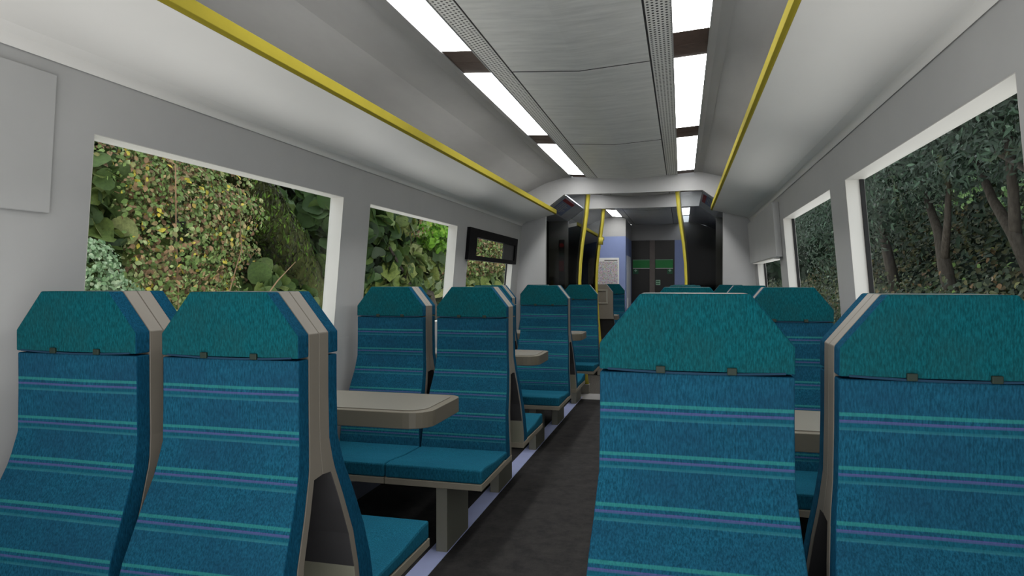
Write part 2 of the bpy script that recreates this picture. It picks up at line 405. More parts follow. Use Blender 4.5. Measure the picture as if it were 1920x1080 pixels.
# notices on the sloped vestibule soffit, seen through the screens
def slope_pt(s, u, y):  # u 0..1 down the slope, slightly proud
    x = .858+(1.10-.858)*u; z = 2.567-(2.567-2.385)*u
    n = Vector((-.60, 0, -.80)); return Vector((s*(x+n.x*.004), y, z+n.z*.004))
for s, side in ((-1, 'left'), (1, 'right')):
    def panel(u0, u1, ya, yb, lift=0.):
        n = Vector((-s*-.0, 0, 0)); off = Vector((-s*.6, 0, -.8))*(.001+lift)
        a = [slope_pt(s, u0, ya)+off, slope_pt(s, u1, ya)+off, slope_pt(s, u1, yb)+off, slope_pt(s, u0, yb)+off]
        b = [p-Vector((-s*.6, 0, -.8))*.004 for p in a]
        return a+b, [(0, 1, 2, 3), (7, 6, 5, 4), (0, 4, 5, 1), (1, 5, 6, 2), (2, 6, 7, 3), (3, 7, 4, 0)]
    v, f = panel(.10, .92, 8.75, 9.55)
    nt = G().add(v, f).obj('notice', M['noticeblue']); tag(nt, 'blue and red notice on the sloped ceiling behind the %s glass screen' % side, 'notice')
    v, f = panel(.10, .26, 8.76, 9.54, .002); G().add(v, f).obj('header_band', M['red'], nt)
    g = G()
    for i in range(7):
        v, f = panel(.34+i*.07, .36+i*.07, 8.82, 9.2+.28*((i*37 % 10)/10), .002); g.add(v, f)
    g.obj('text_lines', M['white'], nt)
# door control panel and round notice on the far partition's left face
r = empty('door_control_panel', (-1.195, YP2, 1.35)); tag(r, 'dark narrow door control strip with red buttons behind the left glass screen', 'control panel')
G().box(-.045, .045, -.02, 0, -.15, .75).obj('panel_plate', M['charcoal'], r, bevel=.01)
def disc(g, c, rad, y0, y1, n=20): g.prism([(c[0]+rad*math.cos(2*math.pi*i/n), c[1]+rad*math.sin(2*math.pi*i/n)) for i in range(n)], y0, y1)
for z, m in ((.66, 'red'), (.52, 'darkgreen')):
    g = G(); disc(g, (0, z), .032, -.032, -.02); g.obj('button', M[m], r)
G().box(-.036, .036, -.028, -.02, .26, .42).obj('emergency_handle_cover', M['red'], r)
g = G(); disc(g, (0, .02), .022, -.03, -.02); g.obj('key_switch', M['rubber'], r)
g = G(); disc(g, (0, 0), .10, -.012, 0, 28); o = g.obj('round_notice', M['charcoal']); o.location = (-1.35, YP2-.001, 1.42)
tag(o, 'round dark notice with a yellow triangle low on the far partition behind the left screen', 'notice')
G().prism([(-.05, -.05), (.05, -.05), (0, .05)], -.018, -.012).obj('yellow_triangle', M['yellow'], o)

# luggage racks
def rack(s, y0, y1, label):
    r = empty('luggage_rack', (0, y0, 2.2)); tag(r, label, 'luggage rack', 'overhead luggage racks')
    g = G(); L = y1-y0
    g.prism([(s*.967, .117), (s*1.05, .098), (s*1.25, .05), (s*1.36, .022), (s*1.395, .002), (s*1.410, -.022), (s*1.416, -.03), (s*1.414, .06), (s*1.36, .10), (s*.967, .168)], 0, L)
    g.obj('rack_moulding', M['rack'], r, smooth=False)
    g = G(); g.prism([(s*.955, .122), (s*.967, .112), (s*.975, .112), (s*.975, .172), (s*.955, .171)], -.0, L+.004)
    g.obj('yellow_edging', M['yellow'], r, bevel=.002)
    return r
rack(-1, Y0, YP1-.005, 'long light grey overhead luggage rack with yellow edge above the left windows')
rack(1, Y0, YP1-.005, 'long light grey overhead luggage rack with yellow edge above the right windows')
rack(-1, YP2+.06, YB-.01, 'short luggage rack in the far saloon, seen dimly between the two left poles')

# ceiling lights
def clight(s, y0, y1, label, group='fluorescent ceiling lights'):
    r = empty('ceiling_light', (s*.66, (y0+y1)/2, 2.77)); tag(r, label, 'ceiling light', group)
    h = (y1-y0)/2; cap = .215
    def zz(x): return czt(.66+s*x)-2.77
    g = G(); g.prism([(-.094, zz(-.094)+.002), (.094, zz(.094)+.002), (.094, zz(.094)+.02), (-.094, zz(-.094)+.02)], -h+cap, h-cap); g.obj('diffuser', M['light'], r)
    for a, b in ((-h, -h+cap), (h-cap, h)):
        g = G(); g.prism([(-.097, zz(-.097)+.004), (.097, zz(.097)+.004), (.097, zz(.097)+.022), (-.097, zz(-.097)+.022)], a+.004, b-.0); g.obj('end_cap', M['brown'], r)
    g = G()
    g.prism([(-.102, zz(-.1)-.004), (-.094, zz(-.094)-.004), (-.094, zz(-.094)+.02), (-.102, zz(-.1)+.02)], -h, h)
    g.prism([(.102, zz(.1)-.004), (.094, zz(.094)-.004), (.094, zz(.094)+.02), (.102, zz(.1)+.02)], -h, h)
    g.obj('frame', M['cove'], r)
for s, side in ((-1, 'left'), (1, 'right')):
    for (a, b, w) in ((1.65, 3.92, 'nearest fully lit panel of the %s ceiling light row'),
                      (3.92, 6.20, 'middle panel of the %s ceiling light row'), (6.20, 8.50, 'last panel of the %s ceiling light row before the arched header'),
                      (8.60, 10.26, '%s ceiling light in the vestibule between the two arched headers'),
                      (10.35, 12.3, 'first %s ceiling light of the far saloon beyond the second header'), (12.3, 13.98, 'second %s ceiling light of the far saloon before the blue wall')):
        clight(s, a, b, w % side)

# raised cover boxes and the black hopper frame over the end windows
g = G()
def cover(s, y0, y1, z0, z1, d):
    g = G(); v = []
    for dx in (-d, -.001):
        v += [(s*(wx(z)+dx), y, z) for y, z in ((y0, z0), (y1, z0), (y1, z1), (y0, z1))]
    g.add(v, [(0, 1, 2, 3), (7, 6, 5, 4), (0, 4, 5, 1), (1, 5, 6, 2), (2, 6, 7, 3), (3, 7, 4, 0)]); return g
o = cover(1, 6.17, 8.42, 1.655, 2.13, .055).obj('window_blind_box', M['wall'], bevel=.006)
tag(o, 'raised light grey box covering the upper part of the last right window', 'wall box')
G().prism([(wx(1.66)-.05, 1.645), (wx(1.66)+.05, 1.645), (wx(1.66)+.05, 1.655), (wx(1.66)-.05, 1.655)], 6.38, 8.19).obj('bottom_edge', M['reveal'], o)
o = cover(-1, -.30, 1.80, 1.665, 2.125, .014).obj('window_blind_box', M['wall'], bevel=.003)
tag(o, 'flat raised grey wall panel at the far left, before the first left window', 'wall box')
r = empty('hopper_window_frame', (-1.40, 6.30, 1.655)); tag(r, 'black hopper window frame hanging over the last left window', 'window frame')
def cov(y0, y1, z0, z1, d0, d1):
    g = G(); v = []
    for dx in (-d0, -d1): v += [(-(wx(z)+dx)+1.40, y-6.30, z-1.655) for y, z in ((y0, z0), (y1, z0), (y1, z1), (y0, z1))]
    return g.add(v, [(0, 1, 2, 3), (7, 6, 5, 4), (0, 4, 5, 1), (1, 5, 6, 2), (2, 6, 7, 3), (3, 7, 4, 0)])
g = cov(6.28, 6.53, 1.66, 1.98, .035, -.01)
for a in ((6.53, 8.24, 1.893, 1.98), (6.53, 8.24, 1.66, 1.705), (8.14, 8.24, 1.705, 1.893)):
    h = cov(*a, .035, -.01); g.add(h.v, h.f)
g.obj('outer_frame', M['blackframe'], r)
cov(7.65, 8.14, 1.705, 1.893, .018, .004).obj('blanking_plate', M['charcoal'], r)
cov(6.53, 7.65, 1.705, 1.893, .012, .006).obj('hopper_pane', M['glass'], r)

# ------------------------------------------------------------------ seats (local origin: floor under the mid plane, facing -y)
LV = [  # z, half width, y front, y fabric/shell line, y inner shell
    (1.405, .1265, -.107, -.054, -.001), (1.283, .225, -.107, -.054, -.001), (1.213, .225, -.107, -.054, -.001), (1.10, .225, -.107, -.054, -.001),
    (.965, .227, -.108, -.055, -.001), (.90, .233, -.124, -.065, -.001), (.868, .236, -.134, -.074, -.001), (.864, .236, -.136, -.076, -.046), (.78, .244, -.175, -.108, -.078),
    (.65, .252, -.232, -.158, -.126), (.54, .260, -.262, -.176, -.146), (.45, .266, -.272, -.182, -.152), (.37, .267, -.272, -.184, -.154)]
def make_seat(aisle):
    r = empty('train_seat', (0, 0, 0))
    inner = 1 if aisle else -1
    def ring(z, h, a, b): return [(-h, a, z), (h, a, z), (h, b, z), (-h, b, z)]
    pad = [l for l in LV if l[0] <= 1.215]
    g = G(); g.loft([ring(z, h, a, b-.0008) for z, h, a, b, c in pad])
    # front faces striped, the rest plain blue
    for i, f in enumerate(g.f):
        c = [g.v[j] for j in f]
        if len({q[2] for q in c}) > 1 and all(abs(q[1]-min(l[2] for l in pad if abs(l[0]-q[2]) < 1e-6)) < 1e-6 for q in c): g.mi[i] = 1
    g.obj('backrest', [M['side'], M['face']], r, bevel=.004)
    hd = LV[:3]
    g = G(); g.loft([ring(z+(-.0 if z > 1.22 else .006), h+.0005, a-.004, b-.0008) for z, h, a, b, c in hd])
    # bevelled side strips of the headrest are plain blue like the bolster
    for i, f in enumerate(g.f):
        c = [g.v[j] for j in f]; ys = {round(q[1], 4) for q in c}
        g.mi[i] = 0 if ys == {round(-.111, 4)} or (len({q[2] for q in c}) == 1 and c[0][2] > 1.4) else 1
    h = g.obj('headrest', [M['head'], M['side']], r, bevel=.004)
    g = G(); n = 10; xs = np.linspace(-.205, .205, n+1); g.prism([(x, 1.2235-.006*(1-(x/.205)**2)) for x in xs]+[(x, 1.2185-.006*(1-(x/.205)**2)) for x in xs[::-1]], -.1122, -.108); g.obj('seam', M['darkline'], h)
    for x in (-.078, .086): G().box(x-.011, x+.011, -.1175, -.108, 1.214, 1.231).obj('clip', M['clip'], h, bevel=.002)
    # shell: outer surface with the wedge cut out at the bottom
    g = G(); g.loft([ring(z, h+.0004, b, c) for z, h, a, b, c in LV])
    for i, f in enumerate(g.f):
        c = [g.v[j] for j in f]
        if all(q[2] <= .8641 for q in c) and all(abs(q[1]-min((abs(l[4]-q[1]), l[4]) for l in LV if abs(l[0]-q[2]) < 1e-6)[1]) < 1e-5 for q in c) and len({q[2] for q in c}) > 1:
            g.mi[i] = 1 if min(q[2] for q in c) > .5 else 2
    g.obj('seat_shell', [M['shell'], M['charcoal'], M['lowpanel']], r, bevel=.0015, seg=1)
    # cushion
    hw = .2685
    g = G(); g.loft([[(-hw, -.255, .405), (hw, -.255, .405), (hw, -.255, .445), (-hw, -.255, .445)],
                     [(-hw, -.50, .400), (hw, -.50, .400), (hw, -.50, .452), (-hw, -.50, .452)],
                     [(-hw, -.70, .398), (hw, -.70, .398), (hw, -.70, .472), (-hw, -.70, .472)],
                     [(-hw, -.772, .398), (hw, -.772, .398), (hw, -.772, .470), (-hw, -.772, .470)]])
    g.obj('seat_cushion', M['cushion'], r, bevel=.010)
    g = G(); g.box(-.2695, .2695, -.775, -.15, .364, .3975).obj('seat_base', M['plate'], r, bevel=.003)
    if aisle:
        G().box(-.031, .031, -.70, -.335, 0, .366).obj('seat_leg', M['leg'], r, bevel=.003)
    else:
        G().box(.24, .322, -.60, -.25, .33, .366).obj('wall_bracket', M['charcoal'], r)
    return r
# rear moulding only on the one seat whose back is seen whole
protoA = make_seat(True); protoW = make_seat(False)
usedA = usedW = False
def seat(side, window, row_y, facing, label, group):
    """side -1/+1, facing -1 (towards the viewer) or +1"""
    global usedA, usedW
    if window: r = copy_tree(protoW) if usedW else protoW; usedW = True
    else: r = copy_tree(protoA) if usedA else protoA; usedA = True
    x = side*(WX if window else AX)
    r.location = (x, row_y, 0); r.rotation_euler = (0, 0, 0 if facing < 0 else math.pi)
    for ch in r.children:
        if ch.name.startswith('seat_leg'):
            # the leg sits slightly towards the aisle
            ch.location = ((-side*.024) if facing < 0 else (side*.024), 0, 0)
        if ch.name.startswith('wall_bracket') and (side < 0) == (facing < 0):
            ch.location = (-.562, 0, 0)
    tag(r, label, 'train seat', group); return r
W1 = ['first', 'second', 'third', 'fourth']
FT = 'seats facing the camera'; FA = 'seats facing away from the camera'
LB = {
 (-1, 0, 0, -1): 'large striped blue aisle seat in the left foreground, second seat from the left edge',
 (-1, 1, 0, -1): 'striped blue window seat at the far left edge of the picture, nearest on the left',
 (1, 0, 0, -1): 'largest striped blue seat with teal headrest, foreground just right of the aisle',
 (1, 1, 0, -1): 'striped blue window seat cut off by the right edge of the picture',
 (-1, 0, 0, 1): 'aisle seat facing away behind the left foreground seat, its blue cushion showing at the bottom',
 (-1, 1, 0, 1): 'window seat facing away behind the far left foreground seat',
 (1, 0, 0, 1): 'aisle seat facing away, back to back behind the largest right foreground seat',
 (1, 1, 0, 1): 'window seat facing away behind the seat cut by the right picture edge',
 (-1, 0, 1, -1): 'second-row left aisle seat with cushion in full view behind the nearest table',
 (-1, 1, 1, -1): 'second-row left window seat behind the nearest table, in front of the pillar between windows',
 (1, 0, 1, -1): 'second-row right aisle seat, only its teal top showing above the largest seat',
 (1, 1, 1, -1): 'second-row right window seat seen between the two right foreground seats',
 (-1, 0, 1, 1): 'aisle seat facing away behind the second-row left aisle seat, cushion over the lavender strip',
 (-1, 1, 1, 1): 'window seat facing away behind the second-row left window seat',
 (1, 0, 1, 1): 'aisle seat facing away behind the second-row right aisle seat',
 (1, 1, 1, 1): 'window seat facing away behind the second-row right window seat',
 (-1, 0, 2, -1): 'third-row left aisle seat beside the middle small table, grey wall panel behind it',
 (-1, 1, 2, -1): 'third-row left window seat mostly hidden, a sliver of grey and blue edge showing',
 (1, 0, 2, -1): 'third-row right aisle seat whose narrow top rises over the second-row one',
 (1, 1, 2, -1): 'third-row right window seat, teal top between two thin grey bevels',
 (-1, 0, 2, 1): 'small aisle seat facing away behind the third-row left aisle seat, near the pole foot',
 (-1, 1, 2, 1): 'window seat facing away behind the third-row left window seat',
 (1, 0, 2, 1): 'aisle seat facing away behind the third-row right aisle seat',
 (1, 1, 2, 1): 'window seat facing away behind the third-row right window seat',
 (-1, 0, 3, -1): 'fourth-row left aisle seat directly in front of the yellow pole and vestibule',
 (-1, 1, 3, -1): 'fourth-row left window seat against the grey end panel, hidden behind nearer seats',
 (1, 0, 3, -1): 'fourth-row right aisle seat in front of the right glass screen',
 (1, 1, 3, -1): 'fourth-row right window seat against the light grey end panel, top edge showing',
}
for (s, w, i, f), lab in LB.items():
    seat(s, w, ROWS[i], f, lab, FT if f < 0 else FA)
ME, MF = 10.39, 12.66
e = seat(-1, 0, ME, 1, 'far-saloon aisle seat showing its beige rear shell beside the second yellow pole', FA)
seat(-1, 1, ME, 1, 'far-saloon window seat facing away behind the dark glass', FA)
seat(-1, 0, MF, -1, 'farthest aisle seat facing the camera, below the route map on the blue wall', FT)
seat(-1, 1, MF, -1, 'farthest window seat facing the camera, behind the dark glass', FT)
# moulded grip frame on the rear of the far seat (its back faces the camera)
g = G()
pts = [(-.13, 1.13), (-.12, 1.30), (.12, 1.30), (.13, 1.13), (.11, 1.11), (-.11, 1.11)]
for (x0, x1, z0, z1) in ((-.15, .15, 1.30, 1.32), (-.15, -.12, 1.12, 1.30), (.12, .15, 1.12, 1.30), (-.15, .15, 1.10, 1.12)): g.box(x0, x1, -.006, .012, z0, z1)
g.obj('moulded_rim', M['shellrecess'], e, bevel=.004)

# ------------------------------------------------------------------ tables
def table(side, y, label):
    x_in, x_out = .436, 1.49; zt = .878; th = .075; hy = .24
    r = empty('bay_table', (side*1.50, y, 0)); tag(r, label, 'table', 'tables between the facing seats')
    def outline(ins):
        pts = []; rr = .11; a, b = x_in+ins, x_out-(.0 if ins == 0 else .02); h = hy-ins; q = rr-ins*.6
        for k in range(7):
            t = math.pi/2*k/6; pts.append((a+q-q*math.sin(t), -h+q-q*math.cos(t)))
        for k in range(7):
            t = math.pi/2*k/6; pts.append((a+q*.6-q*.6*math.cos(t), h-q*.6+q*.6*math.sin(t)))
        pts += [(b, h), (b, -h)]
        return [(side*(px)-side*1.50, py) for px, py in pts]
    g = G(); g.prism(outline(0), zt-th, zt-.004, 'z'); g.obj('table_top', M['tablerim'], r, bevel=.003)
    g = G(); g.prism(outline(.035), zt-.006, zt-.0, 'z'); g.obj('table_inlay', M['tabletop'], r, bevel=.001)
    G().box(*sorted((-side*.20, side*.012)), -.04, .04, zt-th-.12, zt-th).obj('wall_bracket', M['charcoal'], r)
    return r
TL = ['nearest and largest beige table on the left, behind the foreground seat', 'middle beige table on the left, in front of the third-row aisle seat', 'small third beige table on the left, in front of the fourth-row seat']
for i in range(3):
    table(-1, (ROWS[i]+ROWS[i+1])/2, TL[i])
TR = ['beige table glimpsed in the gap between the two right foreground seats', 'second table on the right, hidden behind the right seats', 'third table on the right, hidden behind the right seats']
for i in range(3): table(1, (ROWS[i]+ROWS[i+1])/2, TR[i])
table(-1, (ME+MF)/2, 'tiny beige table in the far saloon under the route map')

# ------------------------------------------------------------------ far saloon end
g = G()
g.prism([(-1.5, 2.39), (-.514, 2.39), (-.514, 2.785), (-.86, 2.80), (-1.36, 2.60), (-1.46, 2.39)], YB, YB+.04)
struct(g.obj('wall_blue_upper', M['bulk']))
struct(G().box(-1.51, -.514, YB, YB+.04, 0, 2.39).obj('wall_blue_panel', M['blue']))
struct(G().box(-.554, -.514, YB+.04, YE, 0, 2.39).obj('wall_side_lower', M['blue']))
struct(G().box(-.554, -.514, YB+.04, YE, 2.39, 2.75).obj('wall_side_upper', M['bulk']))
dr = struct(G().box(-.514, -.50, 14.25, 15.3, 0, 2.0).obj('door_3', M['vest'])); G().box(-.50, -.485, 14.33, 14.40, .9, 1.1).obj('door_handle', M['white'], dr)
struct(G().box(-.60, -.51, YE, YE+.05, 0, 2.395).box(.456, 1.51, YE, YE+.05, 0, 2.395).obj('wall_end', M['blue']))
g = G(); xs = np.linspace(-.514, 1.0, 9)
g.prism([(-.514, 2.395), (1.45, 2.395), (1.36, 2.62), (.86, 2.80), (.43, 2.785), (0, 2.755), (-.43, 2.785), (-.514, 2.79)], YE, YE+.05)
struct(g.obj('wall_end_upper', M['bulk']))
for i, (a, b) in enumerate(((-.51, -.10), (.02, .456))):
    d = struct(G().box(a, b, YE+.01, YE+.04, 0, 2.395).obj('door_%d' % (4+i), M['doorblack']))
    ga, gb = (a+.035, b) if i == 0 else (a+.01, b-.035)
    o = G().box(ga, gb, YE-.002, YE+.01, 1.765, 1.945).obj('exit_sign', M['green']); tag(o, 'green sign band across the %s dark end door' % ('left' if i == 0 else 'right'), 'sign', 'green door signs')
    G().box(ga, gb, YE-.004, YE+.008, 1.75, 1.762).obj('white_line', M['white'], o)
    G().box(ga, gb, YE-.004, YE+.008, 1.947, 1.955).obj('pale_edge', M['palegreen'], o)
    cx = -.412 if i == 0 else .352
    o = G().box(cx-.06, cx+.06, YE-.002, YE+.01, 1.63, 1.745).obj('door_sticker', M['darkgreen']); tag(o, 'small dark green square sticker with a pale cross on the %s end door' % ('left' if i == 0 else 'right'), 'sticker', 'door stickers')
    G().box(cx-.03, cx+.03, YE-.006, YE, 1.697, 1.717).box(cx-.01, cx+.01, YE-.006, YE, 1.677, 1.737).obj('pale_cross', M['palegreen'], o)
struct(G().box(-.10, .02, YE-.01, YE+.04, 0, 2.395).obj('trim_9', M['doorpost'], bevel=.005))
o = G().box(.04, .14, YE-.002, YE+.01, 1.375, 1.49).obj('door_label', M['palegreen']); tag(o, 'small pale square label on the right end door beside the central post', 'sticker')
g = G()
for i in range(2):
    for j in range(2): g.box(.052+i*.042, .082+i*.042, YE-.004, YE, 1.39+j*.048, 1.425+j*.048)
g.obj('pictogram', M['darkgreen'], o)
# route map on the blue wall
r = empty('route_map', (-.93, YB, 1.55)); tag(r, 'framed white route map poster on the far blue wall beside the yellow pole', 'poster')
G().box(-.36, .285, -.018, -.001, -.40, .395).obj('frame', M['white'], r, bevel=.012)
G().box(-.33, .255, -.022, -.017, -.36, .32).obj('map_sheet', M['map'], r)
G().box(-.02, .25, -.022, -.017, .335, .352).obj('title_line', M['charcoal'], r)

# ------------------------------------------------------------------ outside
def terrain(name, x_of, y0, y1, z0, z1, mat, ny=60, nz=18, amp=.25, seed=0):
    rg = np.random.default_rng(seed); ph = rg.uniform(0, 6.28, 8); v = []; s = 1 if x_of(0) > 0 else -1
    for i in range(ny+1):
        for j in range(nz+1):
            y = y0+(y1-y0)*i/ny; z = z0+(z1-z0)*j/nz
            b = sum(math.sin(y*(.9+.7*k)+ph[k])*math.cos(z*(1.1+.8*k)+ph[k+4])/(k+1) for k in range(4))
            v.append((x_of(z)+b*amp, y, z))
    f = [(i*(nz+1)+j, (i+1)*(nz+1)+j, (i+1)*(nz+1)+j+1, i*(nz+1)+j+1) for i in range(ny) for j in range(nz)]
    n = len(v); v += [(x+s*1.2, y, z) for x, y, z in v]           # give the bank real depth
    f += [tuple(q+n for q in q4[::-1]) for q4 in f]
    m = nz+1
    for i in range(ny): f += [(i*m, i*m+n, (i+1)*m+n, (i+1)*m), (i*m+nz, (i+1)*m+nz, (i+1)*m+nz+n, i*m+nz+n)]
    for j in range(nz): f += [(j, j+1, j+1+n, j+n), (ny*m+j, ny*m+j+n, ny*m+j+1+n, ny*m+j+1)]
    return mesh(name, v, f, mat, smooth=True)

LEAF = {
 'ovate': [(0, 0), (.28, .25), (.34, .5), (.2, .78), (0, 1)],
 'narrow': [(0, 0), (.13, .3), (.13, .6), (0, 1)],
 'lobed': [(0, 0), (.30, -.04), (.50, .22), (.46, .42), (.56, .58), (.30, .80), (.20, .86), (0, 1)],
 'round': [(0, .08), (.22, -.02), (.46, .12), (.54, .40), (.44, .68), (.24, .88), (0, .96)],
}
def leaf_base(kind):
    half = LEAF[kind]; n = len(half)
    V = []
    for x, y in half: V.append((0, y, 0))
    for x, y in half: V.append((x, y, abs(x)*.35+.05*math.sin(y*9)))
    for x, y in half: V.append((-x, y, abs(x)*.35-.05*math.sin(y*7)))
    F = []
    for i in range(n-1):
        F.append((i, n+i, n+i+1, i+1)); F.append((i, i+1, 2*n+i+1, 2*n+i))
    V = np.array(V, float); V[:, 1] -= .4; V[:, 2] -= .12*(V[:, 1]+.4)**2
    return V, np.array(F)
def scatter(name, kind, P, N, size, mat, tone, parent=None, droop=.6):
    """P points (n,3), N outward directions (n,3), size (n,), tone (n,)"""
    V, F = leaf_base(kind); n = len(P)
    # leaf frame: normal close to N, length axis random but hanging
    nrm = N+RNG.normal(0, .45, (n, 3)); nrm /= np.linalg.norm(nrm, axis=1)[:, None]
    ax = RNG.normal(0, 1, (n, 3)); ax[:, 2] -= droop; ax -= (ax*nrm).sum(1)[:, None]*nrm; ax /= np.linalg.norm(ax, axis=1)[:, None]
    sx = np.cross(ax, nrm)
    W = (V[None, :, 0, None]*sx[:, None, :]+V[None, :, 1, None]*ax[:, None, :]+V[None, :, 2, None]*nrm[:, None, :])*size[:, None, None]+P[:, None, :]
    nv = len(V); verts = W.reshape(-1, 3); faces = (F[None]+(np.arange(n)*nv)[:, None, None]).reshape(-1, 4)
    me = bpy.data.meshes.new(name); me.vertices.add(len(verts)); me.vertices.foreach_set('co', verts.astype('f').ravel())
    me.loops.add(len(faces)*4); me.loops.foreach_set('vertex_index', faces.astype('i').ravel())
    me.polygons.add(len(faces)); me.polygons.foreach_set('loop_start', np.arange(0, len(faces)*4, 4, dtype='i'))
    me.update(calc_edges=True); me.validate()
    at = me.attributes.new('tone', 'FLOAT', 'FACE'); at.data.foreach_set('value', np.repeat(tone, len(F)).astype('f'))
    me.materials.append(mat); o = bpy.data.objects.new(name, me); return link(o, parent)
def blob(n, c, r, shell=.55):
    d = RNG.normal(0, 1, (n, 3)); d /= np.linalg.norm(d, axis=1)[:, None]
    k = (shell+(1-shell)*RNG.random(n)**.6)[:, None]
    return np.array(c)+d*k*np.array(r), d
def facing(D, s, w=1.2):
    N = D.copy(); N[:, 0] += s*w; N[:, 2] += .35; return N/np.linalg.norm(N, axis=1)[:, None]

# --- left bank: dark earth with ivy, big leaved plants, a bramble, a mossy fallen trunk
tag(terrain('earth_bank', lambda z: -4.75-.22*z, -2, 30, -1.3, 5.2, M['earth'], 90, 24, .22, 3), 'dark earth bank behind the leaves outside the left windows', 'bank', kind='structure')
n = 9000
P = np.column_stack([RNG.uniform(-4.75, -4.15, n), RNG.uniform(1, 28, n), RNG.uniform(-.6, 4.2, n)]); P[:, 0] -= .22*(P[:, 2]-1)
D = np.tile([1., 0, .3], (n, 1))
o = scatter('ivy', 'lobed', P, D, RNG.uniform(.14, .30, n), M['ivy'], np.clip(RNG.normal(.42, .22, n), 0, 1))
tag(o, 'carpet of dark green ivy leaves covering the bank outside the left windows', 'ivy', kind='stuff')
def plant(name, cat, label, kind, mat, blobs, size, tone, stems=None, group=None, w=1.2):
    r = empty(name, (blobs[0][1][0]-.3, blobs[0][1][1], -1.2)); tag(r, label, cat, group)
    Ps, Ds = [], []
    for n, c, rad in blobs: p, d = blob(n, c, rad); Ps.append(p); Ds.append(d)
    P = np.concatenate(Ps); D = facing(np.concatenate(Ds), 1, w); n = len(P)
    base = np.array(r.location)
    scatter('foliage', kind, P-base, D, RNG.uniform(size[0], size[1], n), mat, np.clip(RNG.normal(tone[0], tone[1], n), 0, 1), r)
    g = G()
    for st in (stems or [[(blobs[0][1][0]-.3, blobs[0][1][1], -1.2), (blobs[0][1][0]-.1, blobs[0][1][1], blobs[0][1][2])]]):
        pts = [Vector(p)-Vector(base) for p in st]; g.tube(pts, [max(.003, .010*(1-i/len(pts))) for i in range(len(pts))], 6)
    g.obj('stems', M['twig'], r)
    return r
plant('bramble_bush', 'bush', 'straggly bramble bush with small green and brown leaves outside the nearest left window', 'ovate', M['bramble'],
      [(6500, (-3.75, 5.05, 1.9), (.42, .85, .75)), (2600, (-3.8, 4.5, 2.35), (.35, .6, .45)), (3600, (-3.8, 5.2, 1.15), (.4, .95, .6)), (1700, (-3.85, 5.75, 2.4), (.3, .45, .38)), (900, (-3.8, 5.8, 1.7), (.3, .35, .3)), (800, (-3.8, 4.35, 1.5), (.3, .3, .35)), (700, (-3.6, 5.5, 2.1), (.35, .5, .25)), (500, (-3.75, 6.15, 1.25), (.25, .4, .2))],
      (.02, .062), (.42, .3),
      stems=[[(-4.0, 5.2, -1.2), (-3.6, 5.3, .6), (-3.38, 5.25, 1.3), (-3.36, 5.42, 1.75), (-3.45, 5.5, 2.3)], [(-4, 5, -1.2), (-3.6, 4.9, 1.0), (-3.5, 4.75, 1.9), (-3.33, 4.55, 2.38), (-3.35, 4.2, 2.5), (-3.5, 3.9, 2.48)],
             [(-3.9, 5, 0), (-3.3, 5.9, 1.45), (-3.35, 6.3, 1.65)], [(-3.9, 5, 0), (-3.3, 5.5, 1.2), (-3.3, 6.2, 1.3)]])
plant('butterbur', 'plant', 'large leaved green plant at the left edge of the nearest left window', 'round', M['bigleaf'],
      [(120, (-3.85, 4.1, 2.2), (.3, .28, .35)), (120, (-3.85, 4.15, 1.7), (.3, .32, .35))], (.12, .26), (.4, .24))
plant('pale_shrub', 'bush', 'pale mint green shrub low at the left edge of the nearest left window', 'ovate', M['pale'],
      [(900, (-3.5, 3.95, 1.5), (.2, .15, .25)), (900, (-3.5, 4.12, 1.28), (.2, .25, .2)), (400, (-3.5, 3.9, 1.3), (.25, .3, .4))], (.018, .05), (.5, .25))
plant('ivy_clump', 'plant', 'dark broad leaves at the upper right of the nearest left window', 'round', M['ivy'],
      [(170, (-3.6, 7.55, 2.45), (.3, .55, .5)), (120, (-3.55, 7.5, 1.75), (.25, .35, .4))], (.15, .30), (.38, .16))
plant('burdock', 'plant', 'broad green leaves low beside the mossy trunk in the nearest left window', 'round', M['bigleaf'],
      [(150, (-3.5, 6.35, 1.15), (.25, .5, .25)), (60, (-3.55, 6.0, 1.4), (.2, .3, .25))], (.12, .24), (.4, .18))
plant('ivy_clump', 'plant', 'dark broad ivy leaves at the left of the second left window', 'round', M['ivy'],
      [(330, (-3.7, 8.7, 2.1), (.35, .7, .7))], (.16, .34), (.36, .24))
plant('yellow_green_plant', 'plant', 'yellow green broad leaves low in the second left window', 'lobed', M['bigleaf'],
      [(300, (-3.55, 9.6, 1.5), (.3, 1.0, .5)), (80, (-3.6, 10.9, 1.6), (.3, .8, .4)), (90, (-3.6, 9.3, 2.35), (.3, .5, .3))], (.15, .32), (.55, .26))
plant('lime_bush', 'bush', 'bright lime green leaves at the upper right of the second left window', 'lobed', M['lime'],
      [(600, (-3.5, 11.0, 2.25), (.3, .62, .34))], (.06, .14), (.5, .25))
plant('dry_bramble', 'bush', 'dry beige and green bramble twigs seen past the second left window and black frame', 'ovate', M['bramble'],
      [(900, (-3.6, 10.3, 2.5), (.3, 1.2, .35)), (4600, (-3.6, 13.9, 2.0), (.4, 1.9, .7)), (500, (-3.5, 11.6, 1.7), (.3, .5, .3))], (.035, .085), (.38, .3))
plant('broad_leaf_plant', 'plant', 'broad green leaves low in the last left window', 'round', M['bigleaf'],
      [(340, (-3.5, 14.0, 1.3), (.3, 1.8, .35))], (.15, .30), (.55, .2))
